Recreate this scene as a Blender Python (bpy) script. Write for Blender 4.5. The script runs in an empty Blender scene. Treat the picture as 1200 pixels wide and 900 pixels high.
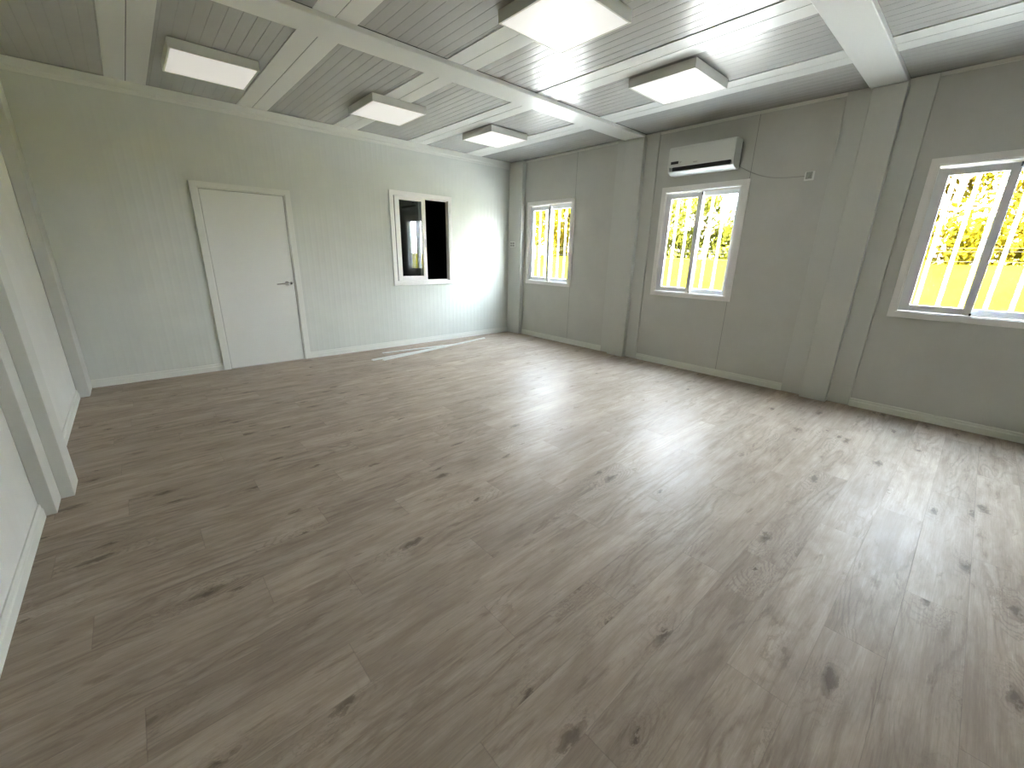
import bpy, bmesh, math, random
from mathutils import Vector, Matrix
R = random.Random(7)
SC = bpy.context.scene
COL = SC.collection
W, H, YF = 5.884, 2.92, -7.50          # room: x 0..W, y 0 (back) .. YF (front), z 0..H
TH = 0.08

# ------------------------------------------------------------------ materials
def mat(name, color, rough=0.5, spec=0.5, metal=0.0, emit=None, estr=0.0):
    m = bpy.data.materials.new(name); m.use_nodes = True
    b = m.node_tree.nodes['Principled BSDF']
    b.inputs['Base Color'].default_value = (*color, 1)
    b.inputs['Roughness'].default_value = rough
    b.inputs['Specular IOR Level'].default_value = spec
    b.inputs['Metallic'].default_value = metal
    if emit:
        b.inputs['Emission Color'].default_value = (*emit, 1)
        b.inputs['Emission Strength'].default_value = estr
    return m

class NT:
    """tiny node helper"""
    def __init__(s, m): s.t = m.node_tree; s.b = s.t.nodes['Principled BSDF']
    def n(s, typ, **k):
        nd = s.t.nodes.new(typ)
        for a, v in k.items(): setattr(nd, a, v)
        return nd
    def l(s, a, b): s.t.links.new(a, b)
    def sock(s, nd, i, v):
        if isinstance(v, (int, float)): nd.inputs[i].default_value = v
        elif isinstance(v, tuple): nd.inputs[i].default_value = v
        else: s.l(v, nd.inputs[i])
    def math(s, op, a, b=0.0, c=0.0):
        nd = s.n('ShaderNodeMath', operation=op)
        s.sock(nd, 0, a); s.sock(nd, 1, b); s.sock(nd, 2, c)
        return nd.outputs[0]
    def comb(s, x, y, z):
        nd = s.n('ShaderNodeCombineXYZ')
        s.sock(nd, 0, x); s.sock(nd, 1, y); s.sock(nd, 2, z)
        return nd.outputs[0]
    def noise(s, vec, scale, detail=4, rough=0.55, dist=0.0):
        nd = s.n('ShaderNodeTexNoise'); s.l(vec, nd.inputs['Vector'])
        nd.inputs['Scale'].default_value = scale; nd.inputs['Detail'].default_value = detail
        nd.inputs['Roughness'].default_value = rough; nd.inputs['Distortion'].default_value = dist
        return nd.outputs['Fac']
    def remap(s, v, a, b, c, d):
        nd = s.n('ShaderNodeMapRange'); nd.clamp = True
        s.sock(nd, 0, v); s.sock(nd, 1, a); s.sock(nd, 2, b); s.sock(nd, 3, c); s.sock(nd, 4, d)
        return nd.outputs[0]
    def mix(s, f, a, b, typ='MIX'):
        nd = s.n('ShaderNodeMix', data_type='RGBA', blend_type=typ)
        s.sock(nd, 0, f)
        for i, v in ((6, a), (7, b)):
            if isinstance(v, tuple): nd.inputs[i].default_value = (*v, 1)
            else: s.l(v, nd.inputs[i])
        return nd.outputs[2]
    def xyz(s):
        g = s.n('ShaderNodeNewGeometry'); p = s.n('ShaderNodeSeparateXYZ')
        s.l(g.outputs['Position'], p.inputs[0]); return g.outputs['Position'], p.outputs
    def bump(s, h, strength, dist):
        nd = s.n('ShaderNodeBump'); nd.inputs['Strength'].default_value = strength
        nd.inputs['Distance'].default_value = dist
        s.l(h, nd.inputs['Height']); s.l(nd.outputs[0], s.b.inputs['Normal'])

def ribbed(name, color, rough, axis, pitch, depth, strength=0.6, mottle=0.03, spec=0.2):
    """painted steel sheet with fine pressed ribs; faint paint mottling"""
    m = mat(name, color, rough, spec); t = NT(m)
    pos, p = t.xyz()
    ph = t.math('MULTIPLY', p[axis], 2 * math.pi / pitch)
    s1 = t.math('SINE', ph)
    s1 = t.math('POWER', t.math('MULTIPLY_ADD', s1, 0.5, 0.5), 3.0)
    nz = t.noise(pos, 3.0, 3)
    h = t.math('ADD', s1, t.math('MULTIPLY', t.noise(pos, 900.0, 1), 0.05))
    t.bump(h, strength, depth)
    f = t.remap(nz, 0.3, 0.7, 0.0, 1.0)
    c = t.mix(f, tuple(v * (1 - mottle) for v in color), tuple(v * (1 + mottle) for v in color))
    t.l(c, t.b.inputs['Base Color'])
    return m

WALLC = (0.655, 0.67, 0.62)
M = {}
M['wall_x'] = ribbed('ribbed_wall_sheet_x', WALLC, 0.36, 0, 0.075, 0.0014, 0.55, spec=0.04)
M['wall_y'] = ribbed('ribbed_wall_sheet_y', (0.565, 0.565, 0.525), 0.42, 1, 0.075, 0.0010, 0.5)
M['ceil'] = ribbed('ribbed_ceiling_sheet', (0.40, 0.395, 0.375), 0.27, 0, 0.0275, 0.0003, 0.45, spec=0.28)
M['wall_l'] = ribbed('ribbed_wall_sheet_left_lit', (0.78, 0.78, 0.745), 0.42, 1, 0.075, 0.0010, 0.4)  # wall colour lightened to carry the window light falling on this side
M['post_l'] = mat('painted_post_cover_left_lit', (0.68, 0.685, 0.64), 0.35, 0.3)  # lit copy of the post paint, window light put into the colour
M['cover'] = mat('painted_steel_cover', (0.70, 0.70, 0.66), 0.32, 0.3)
M['post'] = mat('painted_post_cover', (0.59, 0.595, 0.555), 0.28)
M['trim'] = mat('white_trim', (0.74, 0.745, 0.69), 0.40)
M['pvc'] = mat('white_pvc', (0.66, 0.67, 0.64), 0.30)
M['alu'] = mat('white_window_aluminium', (0.87, 0.85, 0.82), 0.30)
M['sashm'] = mat('grey_white_sash', (0.84, 0.85, 0.87), 0.30)
M['doorleaf'] = mat('door_leaf_paint', (0.76, 0.765, 0.72), 0.34)
M['seal'] = mat('dark_gap_seal', (0.03, 0.03, 0.028), 0.7)
M['joint'] = mat('panel_joint_shadow_line', (0.20, 0.20, 0.18), 0.6)
M['lamp_box'] = mat('lamp_housing_white', (0.62, 0.62, 0.58), 0.45)
M['diff'] = mat('opal_diffuser', (0.86, 0.85, 0.82), 0.35, 0.5, 0, (1.0, 0.96, 0.92), 0.18)  # faint glow added so the diffusers read bright enough
M['chrome'] = mat('satin_chrome', (0.70, 0.70, 0.68), 0.24, 0.5, 1.0)
M['black'] = mat('black_plastic', (0.012, 0.012, 0.012), 0.4)
M['ac'] = mat('air_conditioner_white', (0.66, 0.67, 0.62), 0.32)
M['acwhite'] = mat('air_conditioner_gloss_lip', (0.74, 0.75, 0.72), 0.22)
M['greymark'] = mat('grey_print', (0.30, 0.30, 0.28), 0.5)
M['cable'] = mat('grey_cable_sleeve', (0.33, 0.33, 0.30), 0.5)
M['sock'] = mat('socket_white', (0.80, 0.81, 0.78), 0.3)
M['sockgrey'] = mat('socket_recess_grey', (0.36, 0.37, 0.34), 0.5)
M['yard'] = mat('pale_concrete', (0.28, 0.27, 0.26), 0.8)
M['void'] = mat('unlit_room_wall', (0.02, 0.02, 0.02), 0.9, 0.1)  # near-black colour stands in for the darkness of the room beyond
M['bar'] = mat('white_grille_bar', (0.86, 0.87, 0.86), 0.45)
M['roof'] = mat('roof_sheet', (0.4, 0.4, 0.38), 0.6)
M['bark'] = mat('pinkish_bark', (0.30, 0.20, 0.17), 0.9)
M['fpost'] = mat('fence_post_grey', (0.006, 0.006, 0.005), 1.0, 0.02)
M['hwall'] = mat('white_render', (0.85, 0.84, 0.82), 0.8)
M['hroof'] = mat('grey_roof_tiles', (0.35, 0.33, 0.33), 0.8)
M['hwin'] = mat('dark_house_window', (0.06, 0.08, 0.10), 0.2)

def glass(name, f0, tint=(1, 1, 1)):
    """thin clear pane: straight-through transmission plus a Schlick mirror term on each face"""
    m = bpy.data.materials.new(name); m.use_nodes = True
    t = NT(m); t.t.nodes.remove(t.t.nodes['Principled BSDF'])
    o = t.t.nodes['Material Output']
    mx = t.n('ShaderNodeMixShader'); tr = t.n('ShaderNodeBsdfTransparent'); gl = t.n('ShaderNodeBsdfGlossy')
    lw = t.n('ShaderNodeLayerWeight'); lw.inputs['Blend'].default_value = 0.5
    f = t.math('MULTIPLY_ADD', t.math('POWER', lw.outputs['Facing'], 5.0), 1 - f0, f0)
    tr.inputs[0].default_value = (*tint, 1); gl.inputs['Roughness'].default_value = 0.0
    t.l(f, mx.inputs[0]); t.l(tr.outputs[0], mx.inputs[1]); t.l(gl.outputs[0], mx.inputs[2]); t.l(mx.outputs[0], o.inputs[0])
    return m
M['glass'] = glass('clear_window_glass', 0.035, (0.97, 0.985, 0.975))
M['glass_in'] = glass('dark_window_glass', 0.06, (0.6, 0.62, 0.62))

def leafmat(name, c1, c2, trans=0.35):
    m = bpy.data.materials.new(name); m.use_nodes = True
    t = NT(m); t.t.nodes.remove(t.t.nodes['Principled BSDF'])
    o = t.t.nodes['Material Output']
    g = t.n('ShaderNodeNewGeometry')
    nz = t.noise(g.outputs['Position'], 1.1, 3)
    ri = g.outputs['Random Per Island']
    f = t.math('MULTIPLY_ADD', ri, 0.5, t.math('MULTIPLY_ADD', nz, 1.6, -0.55))
    c = t.mix(t.remap(f, 0, 1, 0, 1), c1, c2)
    d = t.n('ShaderNodeBsdfDiffuse'); tl = t.n('ShaderNodeBsdfTranslucent'); mx = t.n('ShaderNodeMixShader')
    t.l(c, d.inputs[0]); t.l(c, tl.inputs[0]); mx.inputs[0].default_value = trans
    t.l(d.outputs[0], mx.inputs[1]); t.l(tl.outputs[0], mx.inputs[2]); t.l(mx.outputs[0], o.inputs[0])
    return m
M['leafy'] = leafmat('yellow_leaves', (0.020, 0.0120, 0.0010), (0.023, 0.021, 0.0008))
M['leafg'] = leafmat('green_leaves', (0.0160, 0.0165, 0.0032), (0.024, 0.0245, 0.0026))

def grassmat():
    m = mat('meadow_grass', (0.5, 0.5, 0.1), 1.0, 0.0); t = NT(m)
    pos, p = t.xyz()
    a = t.noise(pos, 0.8, 4); b = t.noise(pos, 9.0, 4, 0.7)
    c = t.mix(t.remap(a, .35, .65, 0, 1), (0.0135, 0.0140, 0.0004), (0.016, 0.0145, 0.0007))
    c = t.mix(t.remap(b, .35, .62, 0, .6), c, (0.0085, 0.0068, 0.0006))
    t.l(c, t.b.inputs['Base Color']); return m
M['grass'] = grassmat()

def floormat():
    m = mat('grey_oak_laminate', (0.3, 0.26, 0.22), 0.36, 0.09); t = NT(m)
    pos, p = t.xyz()
    PW, PL = 0.195, 1.285
    v = t.math('DIVIDE', t.math('ADD', p[1], 5.04 + PW * 40), PW)
    row = t.math('FLOOR', v); fv = t.math('FRACT', v)
    wn = t.n('ShaderNodeTexWhiteNoise', noise_dimensions='1D'); t.l(row, wn.inputs['W'])
    # rows step by about a third of a board; a random bit keeps joints irregular
    off = t.math('ADD', t.math('MULTIPLY', row, 0.371), t.math('MULTIPLY', wn.outputs[0], 0.22))
    u = t.math('ADD', t.math('DIVIDE', p[0], PL), off)
    col = t.math('FLOOR', u); fu = t.math('FRACT', u)
    w2 = t.n('ShaderNodeTexWhiteNoise', noise_dimensions='2D')
    t.l(t.comb(row, col, 0.0), w2.inputs['Vector'])
    rnd = w2.outputs['Value']
    rc = t.n('ShaderNodeSeparateColor'); t.l(w2.outputs['Color'], rc.inputs[0])
    ox = t.math('MULTIPLY', rnd, 37.0); oy = t.math('MULTIPLY', rc.outputs[1], 23.0)
    X = t.math('ADD', p[0], ox); Y = t.math('ADD', p[1], oy)
    # knots: sparse, ragged
    kv = t.n('ShaderNodeTexVoronoi', voronoi_dimensions='2D'); kv.inputs['Scale'].default_value = 1.0
    kn = t.noise(t.comb(X, t.math('MULTIPLY', Y, 2.0), 0.0), 16.0, 4, 0.65)
    kx = t.math('ADD', t.math('MULTIPLY', X, 1.9), t.math('MULTIPLY', kn, 0.30))
    ky = t.math('ADD', t.math('MULTIPLY', Y, 5.2), t.math('MULTIPLY', kn, 0.42))
    t.l(t.comb(kx, ky, 0.0), kv.inputs['Vector'])
    kd = kv.outputs['Distance']
    kc = t.n('ShaderNodeSeparateColor'); t.l(kv.outputs['Color'], kc.inputs[0])
    on = t.remap(kc.outputs[0], 0.60, 0.68, 0.0, 1.0)
    size = t.remap(kc.outputs[1], 0.0, 1.0, 0.05, 0.17)
    knot = t.math('MULTIPLY', t.remap(t.math('DIVIDE', kd, size), 0.25, 1.0, 1.0, 0.0), on)
    halo = t.math('MULTIPLY', t.remap(kd, 0.03, 0.42, 1.0, 0.0), on)
    # growth lines bend round the knots
    lo = t.noise(t.comb(t.math('MULTIPLY', X, 0.9), t.math('MULTIPLY', Y, 4.0), 0.0), 1.0, 2, 0.5, 0.8)
    ph = t.math('ADD', t.math('MULTIPLY', Y, 90.0), t.math('MULTIPLY', lo, 62.0))
    ph = t.math('ADD', ph, t.math('MULTIPLY', halo, 30.0))
    ph = t.math('ADD', ph, t.math('MULTIPLY', t.noise(t.comb(X, t.math('MULTIPLY', Y, 2.5), 0.0), 18.0, 4, 0.6), 5.0))
    ring = t.math('POWER', t.math('MULTIPLY_ADD', t.math('SINE', ph), 0.5, 0.5), 3.0)
    fib = t.noise(t.comb(t.math('MULTIPLY', X, 7.0), t.math('MULTIPLY', Y, 190.0), 0.0), 1.0, 4, 0.7)
    fib2 = t.noise(t.comb(t.math('MULTIPLY', X, 1.6), t.math('MULTIPLY', Y, 30.0), 0.0), 1.0, 6, 0.68, 0.6)
    blot = t.noise(t.comb(t.math('MULTIPLY', X, 2.4), t.math('MULTIPLY', Y, 9.5), 0.0), 1.0, 5, 0.62, 0.4)
    smu = t.noise(t.comb(t.math('MULTIPLY', X, 4.2), t.math('MULTIPLY', Y, 21.0), 7.7), 1.0, 5, 0.66, 0.5)
    where = t.remap(t.noise(t.comb(t.math('MULTIPLY', X, 0.8), t.math('MULTIPLY', Y, 3.0), 3.3), 1.0, 2), .44, .60, 0.0, 1.0)
    base = t.mix(t.remap(blot, 0.36, 0.64, 0, 1), (0.315, 0.252, 0.198), (0.445, 0.368, 0.298))
    base = t.mix(t.remap(fib2, 0.34, 0.56, 0.36, 0), base, (0.20, 0.156, 0.120))
    base = t.mix(t.remap(smu, 0.30, 0.42, 0.55, 0), base, (0.155, 0.116, 0.088))
    base = t.mix(t.remap(fib, 0.36, 0.66, 0.30, 0), base, (0.20, 0.158, 0.124))
    pale = t.math('MULTIPLY', t.remap(fib, 0.58, 0.72, 0, 0.35), where)
    base = t.mix(pale, base, (0.56, 0.49, 0.41))
    rg = t.math('MULTIPLY', ring, t.math('MAXIMUM', t.math('MULTIPLY', where, 0.40), t.math('MULTIPLY', halo, 0.40)))
    base = t.mix(rg, base, (0.17, 0.130, 0.098))
    base = t.mix(t.math('MULTIPLY', knot, 0.70), base, (0.085, 0.060, 0.045))
    tone = t.remap(rc.outputs[0], 0, 1, 0.90, 1.08)
    tn = t.n('ShaderNodeVectorMath', operation='SCALE'); t.l(base, tn.inputs[0]); t.l(tone, tn.inputs['Scale'])
    # bevelled joints between boards
    ev = t.math('MINIMUM', fv, t.math('SUBTRACT', 1.0, fv)); eu = t.math('MINIMUM', fu, t.math('SUBTRACT', 1.0, fu))
    gv = t.remap(ev, 0.003, 0.009, 1.0, 0.0); gu = t.remap(eu, 0.0008, 0.0019, 1.0, 0.0)
    gap = t.math('MAXIMUM', gv, gu)
    fin = t.mix(t.math('MULTIPLY', gap, 0.22), tn.outputs[0], (0.10, 0.082, 0.068))
    t.l(fin, t.b.inputs['Base Color'])
    rgh = t.math('ADD', t.remap(fib2, .3, .7, 0.44, 0.37), t.math('MULTIPLY', t.noise(pos, 2.2, 3), 0.07))
    t.l(rgh, t.b.inputs['Roughness'])
    tilt = t.math('MULTIPLY', t.math('MULTIPLY', fv, t.math('SUBTRACT', rc.outputs[2], 0.5)), 0.9)
    h = t.math('ADD', t.math('MULTIPLY', fib2, 0.45), t.math('MULTIPLY', gap, -1.0))
    h = t.math('ADD', h, t.math('MULTIPLY', rg, -0.9))
    h = t.math('ADD', h, t.math('ADD', tilt, t.math('MULTIPLY', t.noise(pos, 5.0, 3), 0.9)))
    t.bump(h, 0.35, 0.0014)
    return m
M['floor'] = floormat()

# ------------------------------------------------------------------ geometry helpers
class Fr:
    """local frame on a wall: a runs to the right as seen from inside, n into the room, z up"""
    def __init__(s, o, A, N): s.o = Vector(o); s.A = Vector(A); s.N = Vector(N)
    def __call__(s, a, n, z): return s.o + s.A * a + s.N * n + Vector((0, 0, z))
WORLD = Fr((0, 0, 0), (1, 0, 0), (0, 1, 0))
BACK = Fr((0, 0, 0), (1, 0, 0), (0, -1, 0))
RIGHT = Fr((W, 0, 0), (0, -1, 0), (-1, 0, 0))
LEFT = Fr((0, 0, 0), (0, -1, 0), (1, 0, 0))      # a still grows towards the front wall
FRONT = Fr((0, YF, 0), (1, 0, 0), (0, 1, 0))

def box(bm, fr, a0, a1, n0, n1, z0, z1):
    vs = [bm.verts.new(fr(a, n, z)) for a in (a0, a1) for n in (n0, n1) for z in (z0, z1)]
    for q in ((0, 1, 3, 2), (4, 6, 7, 5), (0, 4, 5, 1), (2, 3, 7, 6), (0, 2, 6, 4), (1, 5, 7, 3)):
        bm.faces.new([vs[i] for i in q])
def ring(bm, fr, a0, a1, z0, z1, wl, wr, wb, wt, n0, n1):
    box(bm, fr, a0, a0 + wl, n0, n1, z0, z1); box(bm, fr, a1 - wr, a1, n0, n1, z0, z1)
    box(bm, fr, a0 + wl, a1 - wr, n0, n1, z0, z0 + wb); box(bm, fr, a0 + wl, a1 - wr, n0, n1, z1 - wt, z1)
def frame_ring(bm, fr, a0, a1, z0, z1, w, n0, n1):
    """mitred rectangular ring"""
    def loop(d, n): return [bm.verts.new(fr(a, n, z)) for a, z in ((a0 + d, z0 + d), (a1 - d, z0 + d), (a1 - d, z1 - d), (a0 + d, z1 - d))]
    of, inf, ob, inb = loop(0, n1), loop(w, n1), loop(0, n0), loop(w, n0)
    for i in range(4):
        j = (i + 1) % 4
        bm.faces.new((of[i], of[j], inf[j], inf[i])); bm.faces.new((ob[i], inb[i], inb[j], ob[j]))
        bm.faces.new((of[i], ob[i], ob[j], of[j])); bm.faces.new((inf[i], inf[j], inb[j], inb[i]))
def prism(bm, pts, f):
    """pts: 2-D outline; f(p, k) -> world point at end k"""
    lo = [bm.verts.new(f(p, 0)) for p in pts]; hi = [bm.verts.new(f(p, 1)) for p in pts]
    bm.faces.new(lo); bm.faces.new(hi[::-1])
    for i in range(len(pts)):
        j = (i + 1) % len(pts); bm.faces.new((lo[i], hi[i], hi[j], lo[j]))
def cyl(bm, p0, p1, r0, r1=None, seg=16):
    p0, p1 = Vector(p0), Vector(p1); r1 = r0 if r1 is None else r1
    d = (p1 - p0).normalized(); x = d.orthogonal().normalized(); y = d.cross(x)
    A = [bm.verts.new(p0 + (x * math.cos(t) + y * math.sin(t)) * r0) for t in [2 * math.pi * i / seg for i in range(seg)]]
    B = [bm.verts.new(p1 + (x * math.cos(t) + y * math.sin(t)) * r1) for t in [2 * math.pi * i / seg for i in range(seg)]]
    for i in range(seg):
        j = (i + 1) % seg; bm.faces.new((A[i], A[j], B[j], B[i]))
    bm.faces.new(A[::-1]); bm.faces.new(B)
def tube(bm, pts, r, seg=10):
    pts = [Vector(p) for p in pts]; rings = []
    for i, p in enumerate(pts):
        d = (pts[min(i + 1, len(pts) - 1)] - pts[max(i - 1, 0)]).normalized()
        up = Vector((0, 0, 1)) if abs(d.z) < 0.9 else Vector((1, 0, 0))
        x = d.cross(up).normalized(); y = d.cross(x)
        rr = r[i] if isinstance(r, (list, tuple)) else r
        rings.append([bm.verts.new(p + (x * math.cos(t) + y * math.sin(t)) * rr) for t in [2 * math.pi * k / seg for k in range(seg)]])
    for a, b in zip(rings, rings[1:]):
        for k in range(seg): bm.faces.new((a[k], a[(k + 1) % seg], b[(k + 1) % seg], b[k]))
    bm.faces.new(rings[0][::-1]); bm.faces.new(rings[-1])

ORG = {}
def obj(name, bm, m, parent=None, bevel=0.0, smooth=False, origin=None):
    bmesh.ops.recalc_face_normals(bm, faces=bm.faces[:])
    lo = Vector([min(v.co[i] for v in bm.verts) for i in range(3)]); hi = Vector([max(v.co[i] for v in bm.verts) for i in range(3)])
    o = Vector(((lo.x + hi.x) / 2, (lo.y + hi.y) / 2, lo.z)) if origin is None else Vector(origin)
    bmesh.ops.translate(bm, verts=bm.verts[:], vec=-o)
    me = bpy.data.meshes.new(name); bm.to_mesh(me); bm.free()
    ob = bpy.data.objects.new(name, me); COL.objects.link(ob)
    for mm in (m if isinstance(m, list) else [m]): me.materials.append(mm)
    ob.location = o - (ORG[parent.name] if parent else Vector((0, 0, 0)))
    ORG[ob.name] = o
    if parent: ob.parent = parent
    if bevel:
        md = ob.modifiers.new('bevel', 'BEVEL'); md.width = bevel; md.segments = 2; md.limit_method = 'ANGLE'
        for f in me.polygons: f.use_smooth = True
        md.harden_normals = True
    if smooth:
        for f in me.polygons: f.use_smooth = True
    return ob
def tag(o, label, cat, group=None, kind=None):
    o['label'] = label; o['category'] = cat
    if group: o['group'] = group
    if kind: o['kind'] = kind
    return o
def thing(name, loc, label, cat, group=None, kind=None):
    e = bpy.data.objects.new(name, None); e.empty_display_size = 0.1; COL.objects.link(e)
    e.location = loc; ORG[e.name] = Vector(loc)
    return tag(e, label, cat, group, kind)
def copy_tree(o, parent=None):
    c = o.copy(); COL.objects.link(c)
    if parent: c.parent = parent
    for ch in list(o.children): copy_tree(ch, c)
    return c
def B(): return bmesh.new()

# ------------------------------------------------------------------ room shell
bm = B(); box(bm, WORLD, -TH, W + TH, YF - TH, TH, -0.06, 0.0)
tag(obj('floor', bm, M['floor']), 'grey-brown oak-look laminate floor running across the room', 'floor', kind='structure')

WZ0, WZ1 = 0.928, 2.265      # outer window frame on the right wall
WIN_A = [0.407, 2.893, 5.378]
BX0, BX1, BZ0, BZ1 = 3.53, 4.587, 0.930, 2.257
CUT = 0.045
def wall_with_holes(bm, fr, a0, a1, z1, holes, t=TH):
    cur = a0
    for (h0, h1, hz0, hz1) in holes:
        box(bm, fr, cur, h0, -t, 0, 0, z1)
        box(bm, fr, h0, h1, -t, 0, 0, hz0); box(bm, fr, h0, h1, -t, 0, hz1, z1)
        cur = h1
    box(bm, fr, cur, a1, -t, 0, 0, z1)
bm = B(); wall_with_holes(bm, BACK, -TH, W + TH, H + .1, [(1.234 + CUT, 2.227 - CUT, 0, 2.10 - CUT), (BX0 + CUT, BX1 - CUT, BZ0 + CUT, BZ1 - CUT)])
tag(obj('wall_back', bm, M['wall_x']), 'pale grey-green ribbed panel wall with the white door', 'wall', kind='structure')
bm = B(); wall_with_holes(bm, RIGHT, 0, -YF + TH, H + .1, [(a + CUT, a + 1.05 - CUT, WZ0 + CUT, WZ1 - CUT) for a in WIN_A])
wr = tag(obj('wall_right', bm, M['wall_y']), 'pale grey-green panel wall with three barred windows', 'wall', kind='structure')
bm = B(); box(bm, LEFT, 0, -YF + TH, -TH, 0, 0, H + .1)
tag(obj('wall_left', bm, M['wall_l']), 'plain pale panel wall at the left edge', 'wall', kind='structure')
bm = B(); box(bm, FRONT, 0, W, -TH, 0, 0, H + .1)
M['wall_f'] = ribbed('ribbed_wall_sheet_front_darkened', (0.36, 0.36, 0.33), 0.45, 0, 0.075, 0.0012, 0.4)  # unseen wall, coloured dark to lessen light bounced back into the room
tag(obj('wall_front', bm, M['wall_f']), 'unseen panel wall behind the viewer, darkened to cut bounced light', 'wall', kind='structure')
for a, z0, z1 in ((1.443, WZ1, H - .03), (1.443, 0.084, WZ0), (3.925, WZ1, H - .03), (3.915, 0.084, WZ0)):
    bm = B(); box(bm, RIGHT, a - .002, a + .002, -.002, 0.0012, z0, z1)
    obj('panel_joint', bm, M['joint'], wr)

# ceiling: pressed sheet with flat pans and narrow grooves, one mesh; white cover strips along the joints
def ceiling_mesh(bm, x0, x1, y0, y1):
    pitch = 0.0825; prof = []
    x = x0
    while x < x1 - 1e-6:
        w = min(pitch, x1 - x)
        for k, dz in ((0.0, .0016), (.02, .0), (.25, -.0006), (.5, -.0008), (.75, -.0006), (.96, 0.0), (.98, .0016)):
            prof.append((x + k * w, H + dz))
        x += w
    prof.append((x1, H + .0016))
    lo = [bm.verts.new((a, y0, z)) for a, z in prof]; hi = [bm.verts.new((a, y1, z)) for a, z in prof]
    for i in range(len(prof) - 1): bm.faces.new((lo[i], lo[i + 1], hi[i + 1], hi[i]))
    # slab above
    tl = [bm.verts.new(c) for c in ((x0, y0, H + .1), (x1, y0, H + .1), (x1, y1, H + .1), (x0, y1, H + .1))]
    bm.faces.new(tl)
    bm.faces.new([*lo, tl[1], tl[0]]); bm.faces.new([*hi, tl[2], tl[3]])
    bm.faces.new((lo[0], hi[0], tl[3], tl[0])); bm.faces.new((lo[-1], hi[-1], tl[2], tl[1]))
bm = B(); ceiling_mesh(bm, 0, W, YF, 0)
ce = tag(obj('ceiling', bm, M['ceil']), 'grey ribbed metal sheet ceiling with white cover strips', 'ceiling', kind='structure')
BAYS = [(-0.001, -2.30), (-2.585, -4.84), (-5.09, YF)]
proto = None
for (ya, yb) in BAYS:
    for xs in (0.90, 1.95, 2.985, 4.01, 5.02):
        bm = B()
        for s in (-1, 1):
            a, b = (xs - .148, xs - .0025) if s < 0 else (xs + .0025, xs + .148)
            box(bm, WORLD, a, b, yb, ya, H - .007, H + .004)
        st = obj('cover_strip', bm, M['cover'], ce, bevel=.0015)
        bm = B(); box(bm, WORLD, xs - .0024, xs + .0024, yb, ya, H - .0035, H + .003)
        obj('strip_joint', bm, M['seal'], st)

# outer roof slab keeps the sky out
bm = B(); box(bm, WORLD, -.12, W + .12, YF - .12, 3.2, H + .10, H + .16)
tag(obj('trim_1', bm, M['roof']), 'flat roof sheet over the room', 'roof', kind='structure')

def beam(n, y0, y1, label):
    t = thing('trim_%d' % n, (W / 2, (y0 + y1) / 2, H - .036), label, 'beam', kind='structure')
    bm = B()
    prism(bm, [(y0, H), (y0, H - .036), (y0 + .006, H - .036 - .004), (y1 - .006, H - .036 - .004), (y1, H - .036), (y1, H)],
          lambda p, k: (W * k, p[0], p[1]))
    obj('beam_cover', bm, M['cover'], t, bevel=.002)
    if n == 2:
        bm = B(); box(bm, WORLD, 0, W, y0 - .006, y0, H - .004, H); obj('shadow_gap', bm, M['seal'], t)
beam(2, -2.580, -2.300, 'flat white ceiling beam crossing the room between the two rows of lights')
beam(3, -5.092, -4.840, 'wide white ceiling beam nearest the viewer, ending at the thick wall post')

def pilaster(n, fr, f0, f1, fd, c0, c1, cd, label):
    pm = M['post_l'] if fr is LEFT else M['post']
    t = thing('trim_%d' % n, fr((c0 + c1) / 2, 0, 0), label, 'wall post', kind='structure')
    bm = B(); box(bm, fr, f0, f1, 0, fd, 0.004, H - .006); obj('post_flange', bm, pm, t, bevel=.003 if fr is LEFT else .006)
    bm = B(); box(bm, fr, c0, c1, fd, cd, 0.004, H - .041); obj('post_cover', bm, pm, t, bevel=.003 if fr is LEFT else .007)
pilaster(4, RIGHT, 2.16, 2.782, .025, 2.335, 2.612, .10, 'stepped pale post cover between the first two right-hand windows')
pilaster(5, RIGHT, 4.665, 5.283, .025, 4.862, 5.102, .10, 'wide stepped post cover under the near ceiling beam')
pilaster(6, LEFT, 2.25, 2.829, .058, 2.43, 2.648, .115, 'stepped post cover standing out from the left wall')
pilaster(10, LEFT, 4.70, 5.28, .058, 4.88, 5.10, .115, 'post cover on the left wall beside the viewer')
for n, x0, x1, y, lab in ((7, 0.0, 0.086, -.362, 'narrow boxed post in the far left corner beside the door wall'),
                          (8, W - .085, W, -.336, 'narrow boxed post in the far right corner carrying the switch')):
    t = thing('trim_%d' % n, ((x0 + x1) / 2, y / 2, 0), lab, 'wall post', kind='structure')
    bm = B(); box(bm, WORLD, x0, x1, y, 0, .004, H - .012); obj('post_cover', bm, M['post'], t, bevel=.009)

def skirt_profile(bm, fr, a0, a1, h=.084):
    prism(bm, [(0, 0), (.015, 0), (.015, h * .62), (.012, h * .68), (.009, h * .72), (.009, h * .93), (.006, h), (0, h)],
          lambda p, k: fr(a0 + (a1 - a0) * k, p[0], p[1]))
def skirting(name, fr, segs, label):
    t = thing(name, fr((segs[0][0] + segs[-1][1]) / 2, 0, 0), label, 'skirting board', kind='structure')
    for a0, a1 in segs:
        bm = B(); skirt_profile(bm, fr, a0, a1); obj('skirting_length', bm, M['trim'], t)
skirting('baseboard_back', BACK, [(.087, 1.232), (2.229, W - .086)], 'white skirting board along the wall with the door')
skirting('baseboard_right', RIGHT, [(.337, 2.16), (2.783, 4.664), (5.284, -YF)], 'pale skirting board under the barred windows')
skirting('baseboard_left', LEFT, [(.363, 2.249), (2.83, 4.699), (5.281, -YF)], 'white skirting board along the left wall')
skirting('baseboard_front', FRONT, [(0.02, W - .02)], 'skirting board behind the viewer')
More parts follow.
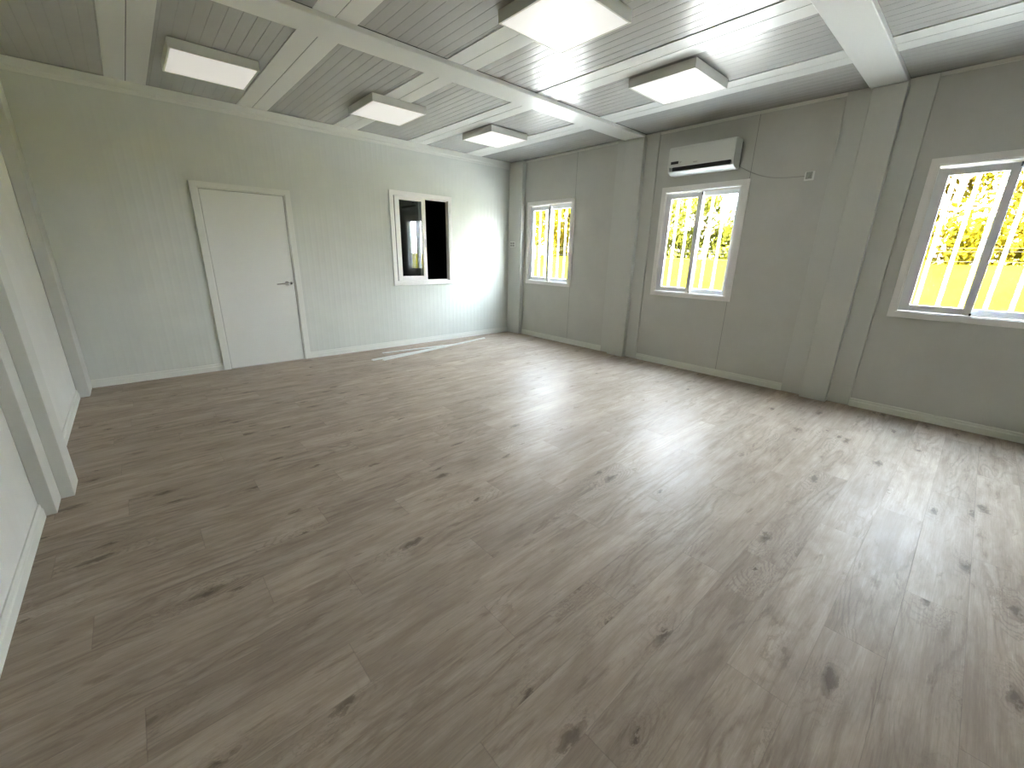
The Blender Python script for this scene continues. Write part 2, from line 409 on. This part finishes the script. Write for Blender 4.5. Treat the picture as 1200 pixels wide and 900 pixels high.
# crown mouldings
def crown(n, fr, segs, label, big=True):
    t = thing('trim_%d' % n, fr((segs[0][0] + segs[-1][1]) / 2, 0, H - .1), label, 'ceiling moulding', kind='structure')
    for a0, a1 in segs:
        bm = B()
        pr = [(0, H - .112), (.007, H - .112), (.009, H - .106), (.009, H - .080), (.016, H - .072), (.02, H - .006), (0, H - .006)] if big else \
             [(0, H - .034), (.010, H - .034), (.012, H - .03), (.012, H - .006), (0, H - .006)]
        prism(bm, pr, lambda p, k: fr(a0 + (a1 - a0) * k, p[0], p[1]))
        obj('moulding_length', bm, M['trim'], t)
crown(9, BACK, [(.087, W - .086)], 'pale stepped moulding along the top of the door wall')
crown(11, RIGHT, [(.337, 2.16), (2.783, 4.664), (5.284, -YF)], 'thin edging strip along the top of the window wall', False)
crown(12, LEFT, [(.363, 2.249), (2.83, 4.699), (5.281, -YF)], 'moulding along the top of the left wall')

# ------------------------------------------------------------------ unlit room behind the sliding window
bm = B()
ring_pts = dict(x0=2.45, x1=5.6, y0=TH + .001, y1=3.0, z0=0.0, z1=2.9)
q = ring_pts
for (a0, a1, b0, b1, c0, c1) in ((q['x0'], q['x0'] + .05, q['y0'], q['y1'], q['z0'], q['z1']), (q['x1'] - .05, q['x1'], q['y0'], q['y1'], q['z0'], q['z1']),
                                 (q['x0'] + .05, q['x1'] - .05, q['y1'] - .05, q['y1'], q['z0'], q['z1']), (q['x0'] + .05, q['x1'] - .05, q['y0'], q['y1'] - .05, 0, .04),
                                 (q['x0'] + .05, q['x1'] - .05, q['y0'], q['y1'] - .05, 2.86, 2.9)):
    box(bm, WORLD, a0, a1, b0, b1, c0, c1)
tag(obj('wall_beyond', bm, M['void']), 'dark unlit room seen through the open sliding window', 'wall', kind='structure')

# ------------------------------------------------------------------ windows
def sash(t, fr, a0, a1, z0, z1, n0, n1, wl, wr, wb, wt, gm, label=None):
    bm = B(); ring(bm, fr, a0, a1, z0, z1, wl, wr, wb, wt, n0, n1)
    s = obj('sash', bm, M['sashm'] if gm is M['glass'] else M['alu'], t, bevel=.002)
    if label: s['label'] = label
    bm = B(); nm = (n0 + n1) / 2
    box(bm, fr, a0 + wl - .004, a1 - wr + .004, nm - .002, nm + .002, z0 + wb - .004, z1 - wt + .004)
    obj('glass_pane', bm, gm, s)
    return s
def outer_window(n, a, label, first=None):
    fr = Fr(RIGHT(a, 0, 0), RIGHT.A, RIGHT.N)
    t = thing('window_%d' % n, fr(.525, 0, WZ0), label, 'window', kind='structure')
    bm = B(); frame_ring(bm, fr, 0, 1.05, WZ0, WZ1, .052, 0.0, .016)
    f = obj('architrave', bm, M['alu'], t, bevel=.003)
    bm = B()
    frame_ring(bm, fr, .046, 1.004, WZ0 + .046, WZ1 - .046, .016, -TH - .012, .010)
    box(bm, fr, .062, .988, -.044, -.040, WZ0 + .060, WZ0 + .074); box(bm, fr, .062, .988, -.044, -.040, WZ1 - .086, WZ1 - .060)
    obj('window_frame', bm, M['alu'], t, bevel=.002)
    # fixed stop that thickens the right-hand jamb and head of the outer track
    bm = B(); box(bm, fr, .958, .988, -.036, .002, WZ0 + .062, WZ1 - .062)
    obj('jamb_stop', bm, M['alu'], t, bevel=.002)
    sash(t, fr, .062, .532, WZ0 + .066, WZ1 - .084, -.036, -.008, .072, .056, .056, .056, M['glass'])
    sash(t, fr, .478, .980, WZ0 + .066, WZ1 - .078, -.076, -.048, .054, .064, .052, .052, M['glass'])
    bm = B(); box(bm, fr, .517, .530, -.008, -.002, WZ0 + .50, WZ0 + .62)
    obj('sash_latch', bm, M['pvc'], t, bevel=.002)
    bm = B(); box(bm, fr, .520, .534, -.007, .000, WZ1 - .118, WZ1 - .084); box(bm, fr, .520, .534, -.007, .0, WZ0 + .064, WZ0 + .085)
    obj('brush_seal_dark_gap', bm, M['black'], t)
    # white security grille outside
    bm = B()
    for z in (WZ0 - .05, WZ1 + .05):
        box(bm, fr, -.03, 1.08, -TH - .075, -TH - .06, z - .018, z + .018)
        for aa in (.0, 1.05): box(bm, fr, aa - .015, aa + .015, -TH - .06, -TH, z - .015, z + .015)
    g = obj('grille', bm, M['bar'], t, bevel=.002)
    for k in range(8):
        bm = B(); aa = .015 + k * .1465
        cyl(bm, fr(aa, -TH - .0675, WZ0 - .05), fr(aa, -TH - .0675, WZ1 + .05), .014, seg=12)
        obj('bar', bm, M['bar'], g, smooth=True)
    return t
w2 = outer_window(2, WIN_A[0], 'white sliding window with bars nearest the far corner post')
w3 = outer_window(3, WIN_A[1], 'white sliding window with bars below the air conditioner')
w4 = outer_window(4, WIN_A[2], 'large white barred window cut by the right edge of the picture')

fr = Fr(BACK(BX0, 0, 0), BACK.A, BACK.N)
t = thing('window_1', fr(.53, 0, BZ0), 'white sliding window, half open onto a dark room', 'window', kind='structure')
bw = BX1 - BX0
bm = B(); frame_ring(bm, fr, 0, bw, BZ0, BZ1, .052, 0, .016); obj('architrave', bm, M['alu'], t, bevel=.003)
bm = B(); frame_ring(bm, fr, .046, bw - .046, BZ0 + .046, BZ1 - .046, .018, -.076, .012)
box(bm, fr, .064, bw - .064, -.044, -.040, BZ0 + .064, BZ0 + .078); box(bm, fr, .064, bw - .064, -.044, -.040, BZ1 - .078, BZ1 - .064)
obj('window_frame', bm, M['alu'], t, bevel=.002)
bm = B(); box(bm, fr, .064, .084, -.036, -.010, BZ0 + .064, BZ1 - .064); obj('brush_seal_dark_gap', bm, M['black'], t)  # black strip painting the dark gap beside the sash
sash(t, fr, .088, .588, BZ0 + .066, BZ1 - .066, -.034, -.006, .070, .066, .070, .048, M['glass_in'])
sash(t, fr, .066, .560, BZ0 + .066, BZ1 - .066, -.078, -.048, .060, .060, .066, .048, M['glass_in'])
bm = B(); box(bm, fr, .565, .578, -.006, .001, BZ0 + .56, BZ0 + .68); obj('sash_latch', bm, M['greymark'], t, bevel=.002)

# ------------------------------------------------------------------ door
DX0, DX1, DZ = 1.234, 2.227, 2.10
t = thing('door_1', ((DX0 + DX1) / 2, 0, 0), 'plain white flush door with a lever handle, closed', 'door', kind='structure')
bm = B()
pts = [(DX0, 0), (DX0 + .066, 0), (DX0 + .066, DZ - .056), (DX1 - .066, DZ - .056), (DX1 - .066, 0), (DX1, 0), (DX1, DZ), (DX0, DZ)]
prism(bm, pts, lambda p, k: BACK(p[0], .022 * k, p[1])); obj('door_frame', bm, M['trim'], t, bevel=.003)
bm = B()
pts = [(DX0 + .046, .001), (DX0 + .078, .001), (DX0 + .078, DZ - .068), (DX1 - .078, DZ - .068), (DX1 - .078, .001), (DX1 - .046, .001), (DX1 - .046, DZ - .046), (DX0 + .046, DZ - .046)]
prism(bm, pts, lambda p, k: BACK(p[0], -TH - .01 + (TH + .022) * k, p[1])); obj('door_stop', bm, M['trim'], t, bevel=.002)
bm = B(); box(bm, BACK, DX0 + .082, DX1 - .082, -.045, .004, .006, DZ - .072)
leaf = obj('door_leaf', bm, M['doorleaf'], t, bevel=.002)
bm = B(); box(bm, BACK, DX0 + .076, DX1 - .076, -.03, -.012, .002, DZ - .066); obj('gap_seal', bm, M['seal'], t)
hx, hz = DX1 - .082 - .085, 1.005
bm = B(); cyl(bm, BACK(hx, .004, hz), BACK(hx, .014, hz), .026, seg=24)
cyl(bm, BACK(hx, .012, hz), BACK(hx, .050, hz), .010)
tube(bm, [BACK(hx + .004, .048, hz), BACK(hx - .02, .052, hz), BACK(hx - .07, .051, hz - .002), BACK(hx - .125, .047, hz - .006)], [.011, .010, .009, .008])
obj('door_handle', bm, M['chrome'], leaf, bevel=.0)
bm = B(); cyl(bm, BACK(hx + .048, .004, hz), BACK(hx + .048, .012, hz), .018, seg=20)
kk = obj('lock_cylinder', bm, M['chrome'], leaf)
bm = B(); box(bm, BACK, hx + .044, hx + .052, .012, .0135, hz - .012, hz + .008); obj('keyhole', bm, M['black'], kk)

# ------------------------------------------------------------------ ceiling lights
def make_light(x, y):
    s = .302; LZ = H - .078
    t = thing('ceiling_light', (x, y, LZ), '', 'ceiling light', 'square white surface-mounted ceiling lights')
    bm = B()
    frame_ring(bm, Fr((x, y, 0), (1, 0, 0), (0, 0, 0)), -s, s, 0, 0, .01, 0, 0) if False else None
    pr = lambda d, z: [bm.verts.new((x + sx * (s - d), y + sy * (s - d), z)) for sx, sy in ((-1, -1), (1, -1), (1, 1), (-1, 1))]
    a, b, c, d_, e = pr(0, H - .007), pr(0, LZ), pr(.012, LZ), pr(.012, LZ + .006), None
    for p, q_ in ((a, b), (b, c), (c, d_)):
        for i in range(4):
            j = (i + 1) % 4; bm.faces.new((p[i], p[j], q_[j], q_[i]))
    bm.faces.new(a); bm.faces.new(d_)
    obj('housing', bm, M['lamp_box'], t)
    bm = B(); box(bm, WORLD, x - s + .014, x + s - .014, y - s + .014, y + s - .014, LZ + .001, LZ + .005)
    obj('diffuser', bm, M['diff'], t)
    return t
LPOS = [(1.424, -1.128, 'square ceiling light at upper left above the white door'),
        (3.008, -1.150, 'middle square ceiling light of the far row, above the sliding window'),
        (4.492, -1.190, 'small-looking square ceiling light nearest the far corner post'),
        (2.985, -3.722, 'big bright square ceiling light at the top edge of the picture'),
        (4.500, -3.712, 'bright square ceiling light nearest the air conditioner')]
x0, y0, lb = LPOS[0]; p0 = make_light(x0, y0); p0['label'] = lb
for x, y, lb in LPOS[1:]:
    c = copy_tree(p0); c.location = (x, y, p0.location.z); c['label'] = lb

# ------------------------------------------------------------------ air conditioner on the right wall
A0, A1, Z0, Z1 = 3.035, 3.800, 2.372, 2.668
t = thing('air_conditioner', RIGHT((A0 + A1) / 2, 0, Z0), 'white split air conditioner mounted above the middle barred window', 'air conditioner')
def acprof(bm, pts, a0, a1): prism(bm, pts, lambda p, k: RIGHT(a0 + (a1 - a0) * k, p[0], p[1]))
body = [(0.0, Z0 + .012), (.02, Z0), (.095, Z0), (.135, Z0 + .012), (.165, Z0 + .034), (.130, Z0 + .072), (.155, Z0 + .082), (.186, Z0 + .09), (.186, Z1 - .02), (.172, Z1 - .004), (.15, Z1), (0, Z1)]
bm = B(); acprof(bm, body, A0 + .012, A1 - .012); bd = obj('body', bm, M['ac'], t, bevel=.003)
side = [(0.022, Z0 + .010), (.04, Z0 + .002), (.10, Z0 - .001), (.145, Z0 + .010), (.178, Z0 + .034), (.196, Z0 + .07), (.200, Z0 + .11), (.198, Z1 - .024), (.186, Z1 - .004), (.165, Z1 + .001), (.022, Z1 + .001)]
for a0, a1 in ((A0, A0 + .020), (A1 - .020, A1)):
    bm = B(); acprof(bm, side, a0, a1); obj('end_cap', bm, M['ac'], t, bevel=.004)
fp = [(.184, Z0 + .088), (.200, Z0 + .084), (.203, Z0 + .10), (.200, Z1 - .022), (.188, Z1 - .003), (.165, Z1 + .002), (.160, Z1 - .004), (.182, Z1 - .022)]
bm = B(); acprof(bm, fp, A0 + .014, A1 - .014); obj('front_panel', bm, M['ac'], t, bevel=.002)
bm = B(); box(bm, RIGHT, A0 + .045, A1 - .045, .125, .168, Z0 + .034, Z0 + .082); obj('air_outlet', bm, M['black'], t)
lip = [(.10, Z0 + .000), (.145, Z0 + .006), (.180, Z0 + .030), (.176, Z0 + .038), (.140, Z0 + .018), (.10, Z0 + .008)]
bm = B(); acprof(bm, lip, A0 + .018, A1 - .018); obj('louvre_flap', bm, M['acwhite'], t, bevel=.0015)
bm = B(); acprof(bm, [(.194, Z0 + .078), (.2035, Z0 + .080), (.2035, Z0 + .088), (.194, Z0 + .088)], A0 + .018, A1 - .018); obj('chrome_strip', bm, M['acwhite'], t)
bm = B(); box(bm, RIGHT, A0 + .040, A0 + .135, .201, .2045, Z0 + .108, Z0 + .138); obj('display', bm, M['black'], t)
bm = B(); box(bm, RIGHT, A0 + .142, A0 + .175, .2015, .2038, Z0 + .126, Z0 + .131); box(bm, RIGHT, A0 + .142, A0 + .168, .2015, .2038, Z0 + .116, Z0 + .120)
obj('marking', bm, M['greymark'], t)
bm = B(); box(bm, RIGHT, A0 + .315, A0 + .365, .2015, .2036, Z0 + .103, Z0 + .110); obj('logo_strip', bm, M['greymark'], t)
bm = B(); box(bm, RIGHT, A0 + .03, A1 - .003, 0, .022, Z0 + .03, Z1 - .02); obj('wall_bracket', bm, M['black'], t)

# cable to the socket
pts = []
ca, cz, sa, sz = A1 - .01, Z0 + .035, 4.470, 2.232
for i in range(19):
    u = i / 18
    pts.append(RIGHT(ca + (sa - ca) * u, .006, cz + (sz - cz) * u - .075 * math.sin(math.pi * u) * (1 - .35 * u)))
pts[0] = RIGHT(ca, .010, cz)
t = thing('power_cable', RIGHT((ca + sa) / 2, 0, 2.24), 'thin grey power cable sagging along the wall from the air conditioner to its socket', 'cable')
bm = B(); tube(bm, pts, .0034, 8); obj('flex', bm, M['cable'], t, smooth=True)
bm = B(); cyl(bm, RIGHT(4.489, .014, 2.228), RIGHT(4.489, .040, 2.228), .019, .016, 20); obj('plug', bm, M['sockgrey'], t, bevel=.002)

t = thing('wall_socket', RIGHT(4.494, 0, 2.19), 'square white wall socket with a plug in it, beside the thick post', 'socket')
bm = B(); box(bm, RIGHT, 4.452, 4.537, 0, .010, 2.188, 2.273); obj('plate', bm, M['sock'], t, bevel=.004)
bm = B(); box(bm, RIGHT, 4.464, 4.520, .010, .013, 2.204, 2.268); obj('socket_insert', bm, M['sockgrey'], t, bevel=.003)

# double switch on the corner post (its face points to the room, -x)
t = thing('wall_switch', (W - .085, -.135, 1.545), 'small white double wall switch on the far right corner post', 'switch')
CF = Fr((W - .085, 0, 0), (0, -1, 0), (-1, 0, 0))
bm = B(); box(bm, CF, .065, .200, 0, .012, 1.540, 1.635); obj('plate', bm, M['sock'], t, bevel=.004)
for a0 in (.078, .136):
    for z0 in (1.553, 1.592):
        bm = B(); box(bm, CF, a0, a0 + .050, .012, .0165, z0, z0 + .030); obj('rocker', bm, M['sockgrey'], t, bevel=.002)

# ------------------------------------------------------------------ loose white trim lengths on the floor
def stick(p, q, w, h, z, label):
    p, q = Vector((*p, z)), Vector((*q, z)); d = (q - p).normalized(); s = Vector((-d.y, d.x, 0))
    bm = B()
    out = [(-w / 2, 0), (w / 2, 0), (w / 2, h), (w / 2 - .003, h), (w / 2 - .003, .003), (-w / 2 + .003, .003), (-w / 2 + .003, h), (-w / 2, h)]
    out = [(a, h - b) for a, b in out]          # channel lies open side down
    prism(bm, out, lambda c, k: (p if k == 0 else q) + s * c[0] + Vector((0, 0, c[1])))
    tag(obj('trim_length', bm, M['pvc']), label, 'trim', 'loose white trim lengths on the floor by the door wall')
stick((3.118, -.325), (4.30, -.440), .030, .014, 0, 'short white trim length lying closest to the skirting board')
stick((2.824, -.640), (4.10, -.500), .036, .018, 0, 'white trim length on the floor reaching furthest towards the door')
stick((2.945, -.722), (5.02, -.300), .034, .016, 0, 'longest white trim length on the floor, pointing to the far corner')

# ------------------------------------------------------------------ outside
def terrain(x, y):
    k = max(0.0, min(1.0, (x - 12.0) / 2.6)); k = k * k * (3 - 2 * k)
    return -.35 + 1.72 * k + .05 * math.sin(x * .8 + y * .6) * k
bm = B(); nx, ny = 60, 60; g = []
for i in range(nx + 1):
    x = W + .3 + (i / nx) ** 1.8 * 60
    g.append([bm.verts.new((x, -25 + j / ny * 75, terrain(x, -25 + j / ny * 75))) for j in range(ny + 1)])
for i in range(nx):
    for j in range(ny): bm.faces.new((g[i][j], g[i + 1][j], g[i + 1][j + 1], g[i][j + 1]))
low = [bm.verts.new((v.co.x, v.co.y, -1.0)) for v in (g[0][0], g[nx][0], g[nx][ny], g[0][ny])]
bm.faces.new(low)
tag(obj('ground', bm, M['grass'], smooth=True), 'yellow-green grass bank rising outside the windows', 'grass', kind='structure')

bm = B(); box(bm, WORLD, W + .16, 12.0, -24.9, 40, -.36, -.25)
tag(obj('concrete_yard', bm, M['yard'], bevel=.01), 'pale sunlit concrete yard strip right outside the windows', 'paving', kind='structure')

def make_tree(x, y, ht, seed, leaf, label, n=8000):
    r = random.Random(seed); z = terrain(x, y)
    t = thing('tree', (x, y, z), label, 'tree', 'trees on the bank outside')
    bm = B(); top = Vector((x + r.uniform(-.3, .3), y + r.uniform(-.3, .3), z + ht * .75))
    base = Vector((x, y, z - .1))
    tube(bm, [base.lerp(top, k / 6) + Vector((math.sin(k * 1.3 + seed) * .07, math.cos(k + seed) * .07, 0)) for k in range(7)], [.13 - .015 * k for k in range(7)], 10)
    for k in range(12):
        s = base.lerp(top, r.uniform(.18, .95)); an = r.uniform(0, 6.28); L = ht * r.uniform(.18, .34)
        e = s + Vector((math.cos(an) * L, math.sin(an) * L, L * r.uniform(.5, 1.1)))
        mid = s.lerp(e, .5) + Vector((0, 0, -.08 * L))
        tube(bm, [s, mid, e], [.05, .035, .012], 6)
    obj('trunk', bm, M['bark'], t, smooth=True)
    bm = B(); cl = []
    for k in range(34):
        an = r.uniform(0, 6.28); rr = ht * .50 * math.sqrt(r.random()); zz = r.uniform(.02, 1.0)
        rr *= (1.15 - .55 * abs(zz - .45) * 2 * .8)
        cl.append((Vector((x + math.cos(an) * rr, y + math.sin(an) * rr, z + ht * zz)), ht * r.uniform(.10, .17)))
    for k in range(n):
        c, rad = r.choice(cl); d = Vector((r.gauss(0, 1), r.gauss(0, 1), r.gauss(0, 1))).normalized() * rad * r.uniform(.55, 1.1)
        p = c + d; nrm = (d.normalized() + Vector((r.gauss(0, .5), r.gauss(0, .5), r.gauss(0, .5) + .3))).normalized()
        u = nrm.orthogonal().normalized(); u = (Matrix.Rotation(r.uniform(0, 6.28), 3, nrm) @ u); v = nrm.cross(u)
        s = r.uniform(.06, .12)
        bm.faces.new([bm.verts.new(p + u * s * a + v * s * b) for a, b in ((-1, 0), (0, -.55), (1, 0), (0, .55))])
    obj('foliage', bm, leaf, t)
TREES = [(18.0, -4.9, 5.2, 'leafy', 'yellow-leaved tree on the bank in line with the left pane of the near barred window'),
         (22.8, -4.6, 5.4, 'leafy', 'tall yellow tree standing behind the one in the near barred window'),
         (18.6, -8.9, 4.2, 'leafy', 'yellow tree nearest the white house'),
         (20.4, -1.4, 4.0, 'leafg', 'green tree on the bank between the near and middle window views'),
         (18.0, 2.0, 4.0, 'leafg', 'green tree filling the middle barred window'),
         (20.0, 5.4, 4.2, 'leafg', 'green tree at the left edge of the middle barred window'),
         (18.0, 8.9, 4.1, 'leafy', 'yellow tree seen through the right pane of the far barred window'),
         (19.4, 12.3, 4.2, 'leafg', 'green tree behind the left pane of the far barred window'),
         (24.0, 9.5, 4.4, 'leafy', 'yellowish tree standing well behind the others, by the hedge'),
         (24.2, .9, 4.4, 'leafg', 'tallest green tree furthest back, behind the middle barred window')]
for i, (x, y, h, lf, lb) in enumerate(TREES): make_tree(x, y, h, 11 + i, M[lf], lb)

r = random.Random(99)
bm = B()
for k in range(9000):
    y = -5.5 + 38 * r.random(); a = r.uniform(0, 6.28); q = math.sqrt(r.random())
    p = Vector((28 + math.cos(a) * .9 * q, y, 1.4 + abs(math.sin(a)) * 1.7 * q * (1 + .15 * math.sin(y * 1.3))))
    nrm = Vector((r.gauss(-.6, .6), r.gauss(0, .6), r.gauss(.3, .6))).normalized(); u = nrm.orthogonal().normalized(); v = nrm.cross(u); z = r.uniform(.10, .2)
    bm.faces.new([bm.verts.new(p + u * z * c + v * z * d) for c, d in ((-1, 0), (0, -.6), (1, 0), (0, .6))])
tag(obj('hedge', bm, M['leafg']), 'long low green hedge behind the trees at the back of the bank', 'hedge')

t = thing('wire_fence', (14.3, 2, terrain(14.3, 2)), 'low wire fence along the top of the grass bank', 'fence')
for k in range(14):
    y = -9 + k * 2.4; bm = B(); z = terrain(14.3, y)
    cyl(bm, (14.3, y, z - .2), (14.3, y, z + .52), .035, seg=8); obj('post', bm, M['fpost'], t)
for dz in (.12, .33, .40):
    bm = B(); tube(bm, [(14.3, -9 + 31.2 * k / 40, terrain(14.3, -9 + 31.2 * k / 40) + dz) for k in range(41)], .004, 5); obj('wire', bm, M['fpost'], t)

hx0, hy1, hz0 = 27.0, -6.2, 1.3
t = thing('house', (hx0 + 4, hy1 - 5, hz0), 'white rendered house behind the trees at the right edge', 'house')
bm = B(); box(bm, WORLD, hx0, hx0 + 8, hy1 - 10, hy1, hz0 - .3, hz0 + 3.0); obj('walls', bm, M['hwall'], t)
bm = B(); prism(bm, [(hx0 - .4, hz0 + 3.0), (hx0 + 8.4, hz0 + 3.0), (hx0 + 4, hz0 + 4.9)], lambda p, k: (p[0], hy1 + .3 - 10.6 * k, p[1])); obj('roof', bm, M['hroof'], t)
for y in (-7.0, -9.4, -12.4):
    bm = B(); box(bm, WORLD, hx0 - .02, hx0 + .05, y - 1.0, y, hz0 + 1.0, hz0 + 2.2); obj('window', bm, M['hwin'], t)
bm = B(); box(bm, WORLD, hx0 - .9, hx0, hy1 - 6, hy1 + .1, hz0 + .55, hz0 + .7)
for k in range(20): box(bm, WORLD, hx0 - .9, hx0 - .86, hy1 - .1 - k * .3, hy1 - .06 - k * .3, hz0 - .3, hz0 + .56)
obj('porch_rail', bm, M['hwall'], t)

# ------------------------------------------------------------------ light
w = bpy.data.worlds.new('World'); SC.world = w; w.use_nodes = True
nt = w.node_tree; bg = nt.nodes['Background']
tc = nt.nodes.new('ShaderNodeTexCoord'); sp = nt.nodes.new('ShaderNodeSeparateXYZ'); rp = nt.nodes.new('ShaderNodeValToRGB')
nt.links.new(tc.outputs['Generated'], sp.inputs[0]); nt.links.new(sp.outputs[2], rp.inputs[0]); nt.links.new(rp.outputs[0], bg.inputs[0])
rp.color_ramp.elements[0].color = (0.93, 0.96, 1.0, 1); rp.color_ramp.elements[1].color = (0.62, 0.78, 1.0, 1)
bg.inputs[1].default_value = 40.0
sd = bpy.data.lights.new('sun', 'SUN'); sd.energy = 900.0; sd.angle = math.radians(3); sd.color = (1.0, 0.95, 0.84)
so = bpy.data.objects.new('sun', sd); COL.objects.link(so)
so.rotation_euler = Vector((.5, .12, -.85)).to_track_quat('-Z', 'Y').to_euler()
so.location = (0, 0, 12)

# ------------------------------------------------------------------ camera
yaw, pit, roll, f = -0.736, -0.3043, 0.0218, 482.36
F = Vector((-math.sin(yaw) * math.cos(pit), math.cos(yaw) * math.cos(pit), math.sin(pit)))
Rt = Vector((math.cos(yaw), math.sin(yaw), 0)); U = Rt.cross(F)
R2 = Rt * math.cos(roll) + U * math.sin(roll); U2 = -Rt * math.sin(roll) + U * math.cos(roll)
cd = bpy.data.cameras.new('camera'); cd.sensor_width = 36; cd.lens = f / 1200 * 36; cd.clip_start = .02; cd.clip_end = 300
co = bpy.data.objects.new('camera', cd); COL.objects.link(co)
m = Matrix((R2, U2, -F)).transposed().to_4x4(); m.translation = Vector((0.6015, -5.9257, 1.4116))
co.matrix_world = m; SC.camera = co

vs = SC.view_settings; vs.view_transform = 'Standard'; vs.look = 'None'; vs.exposure = 1.2; vs.gamma = 1.0; vs.use_curve_mapping = False
SC.cycles.use_denoising = True
SC.cycles.max_bounces = 16; SC.cycles.diffuse_bounces = 10; SC.cycles.glossy_bounces = 6; SC.cycles.transparent_max_bounces = 16
SC.cycles.sample_clamp_indirect = 10
SC.cycles.caustics_reflective = True
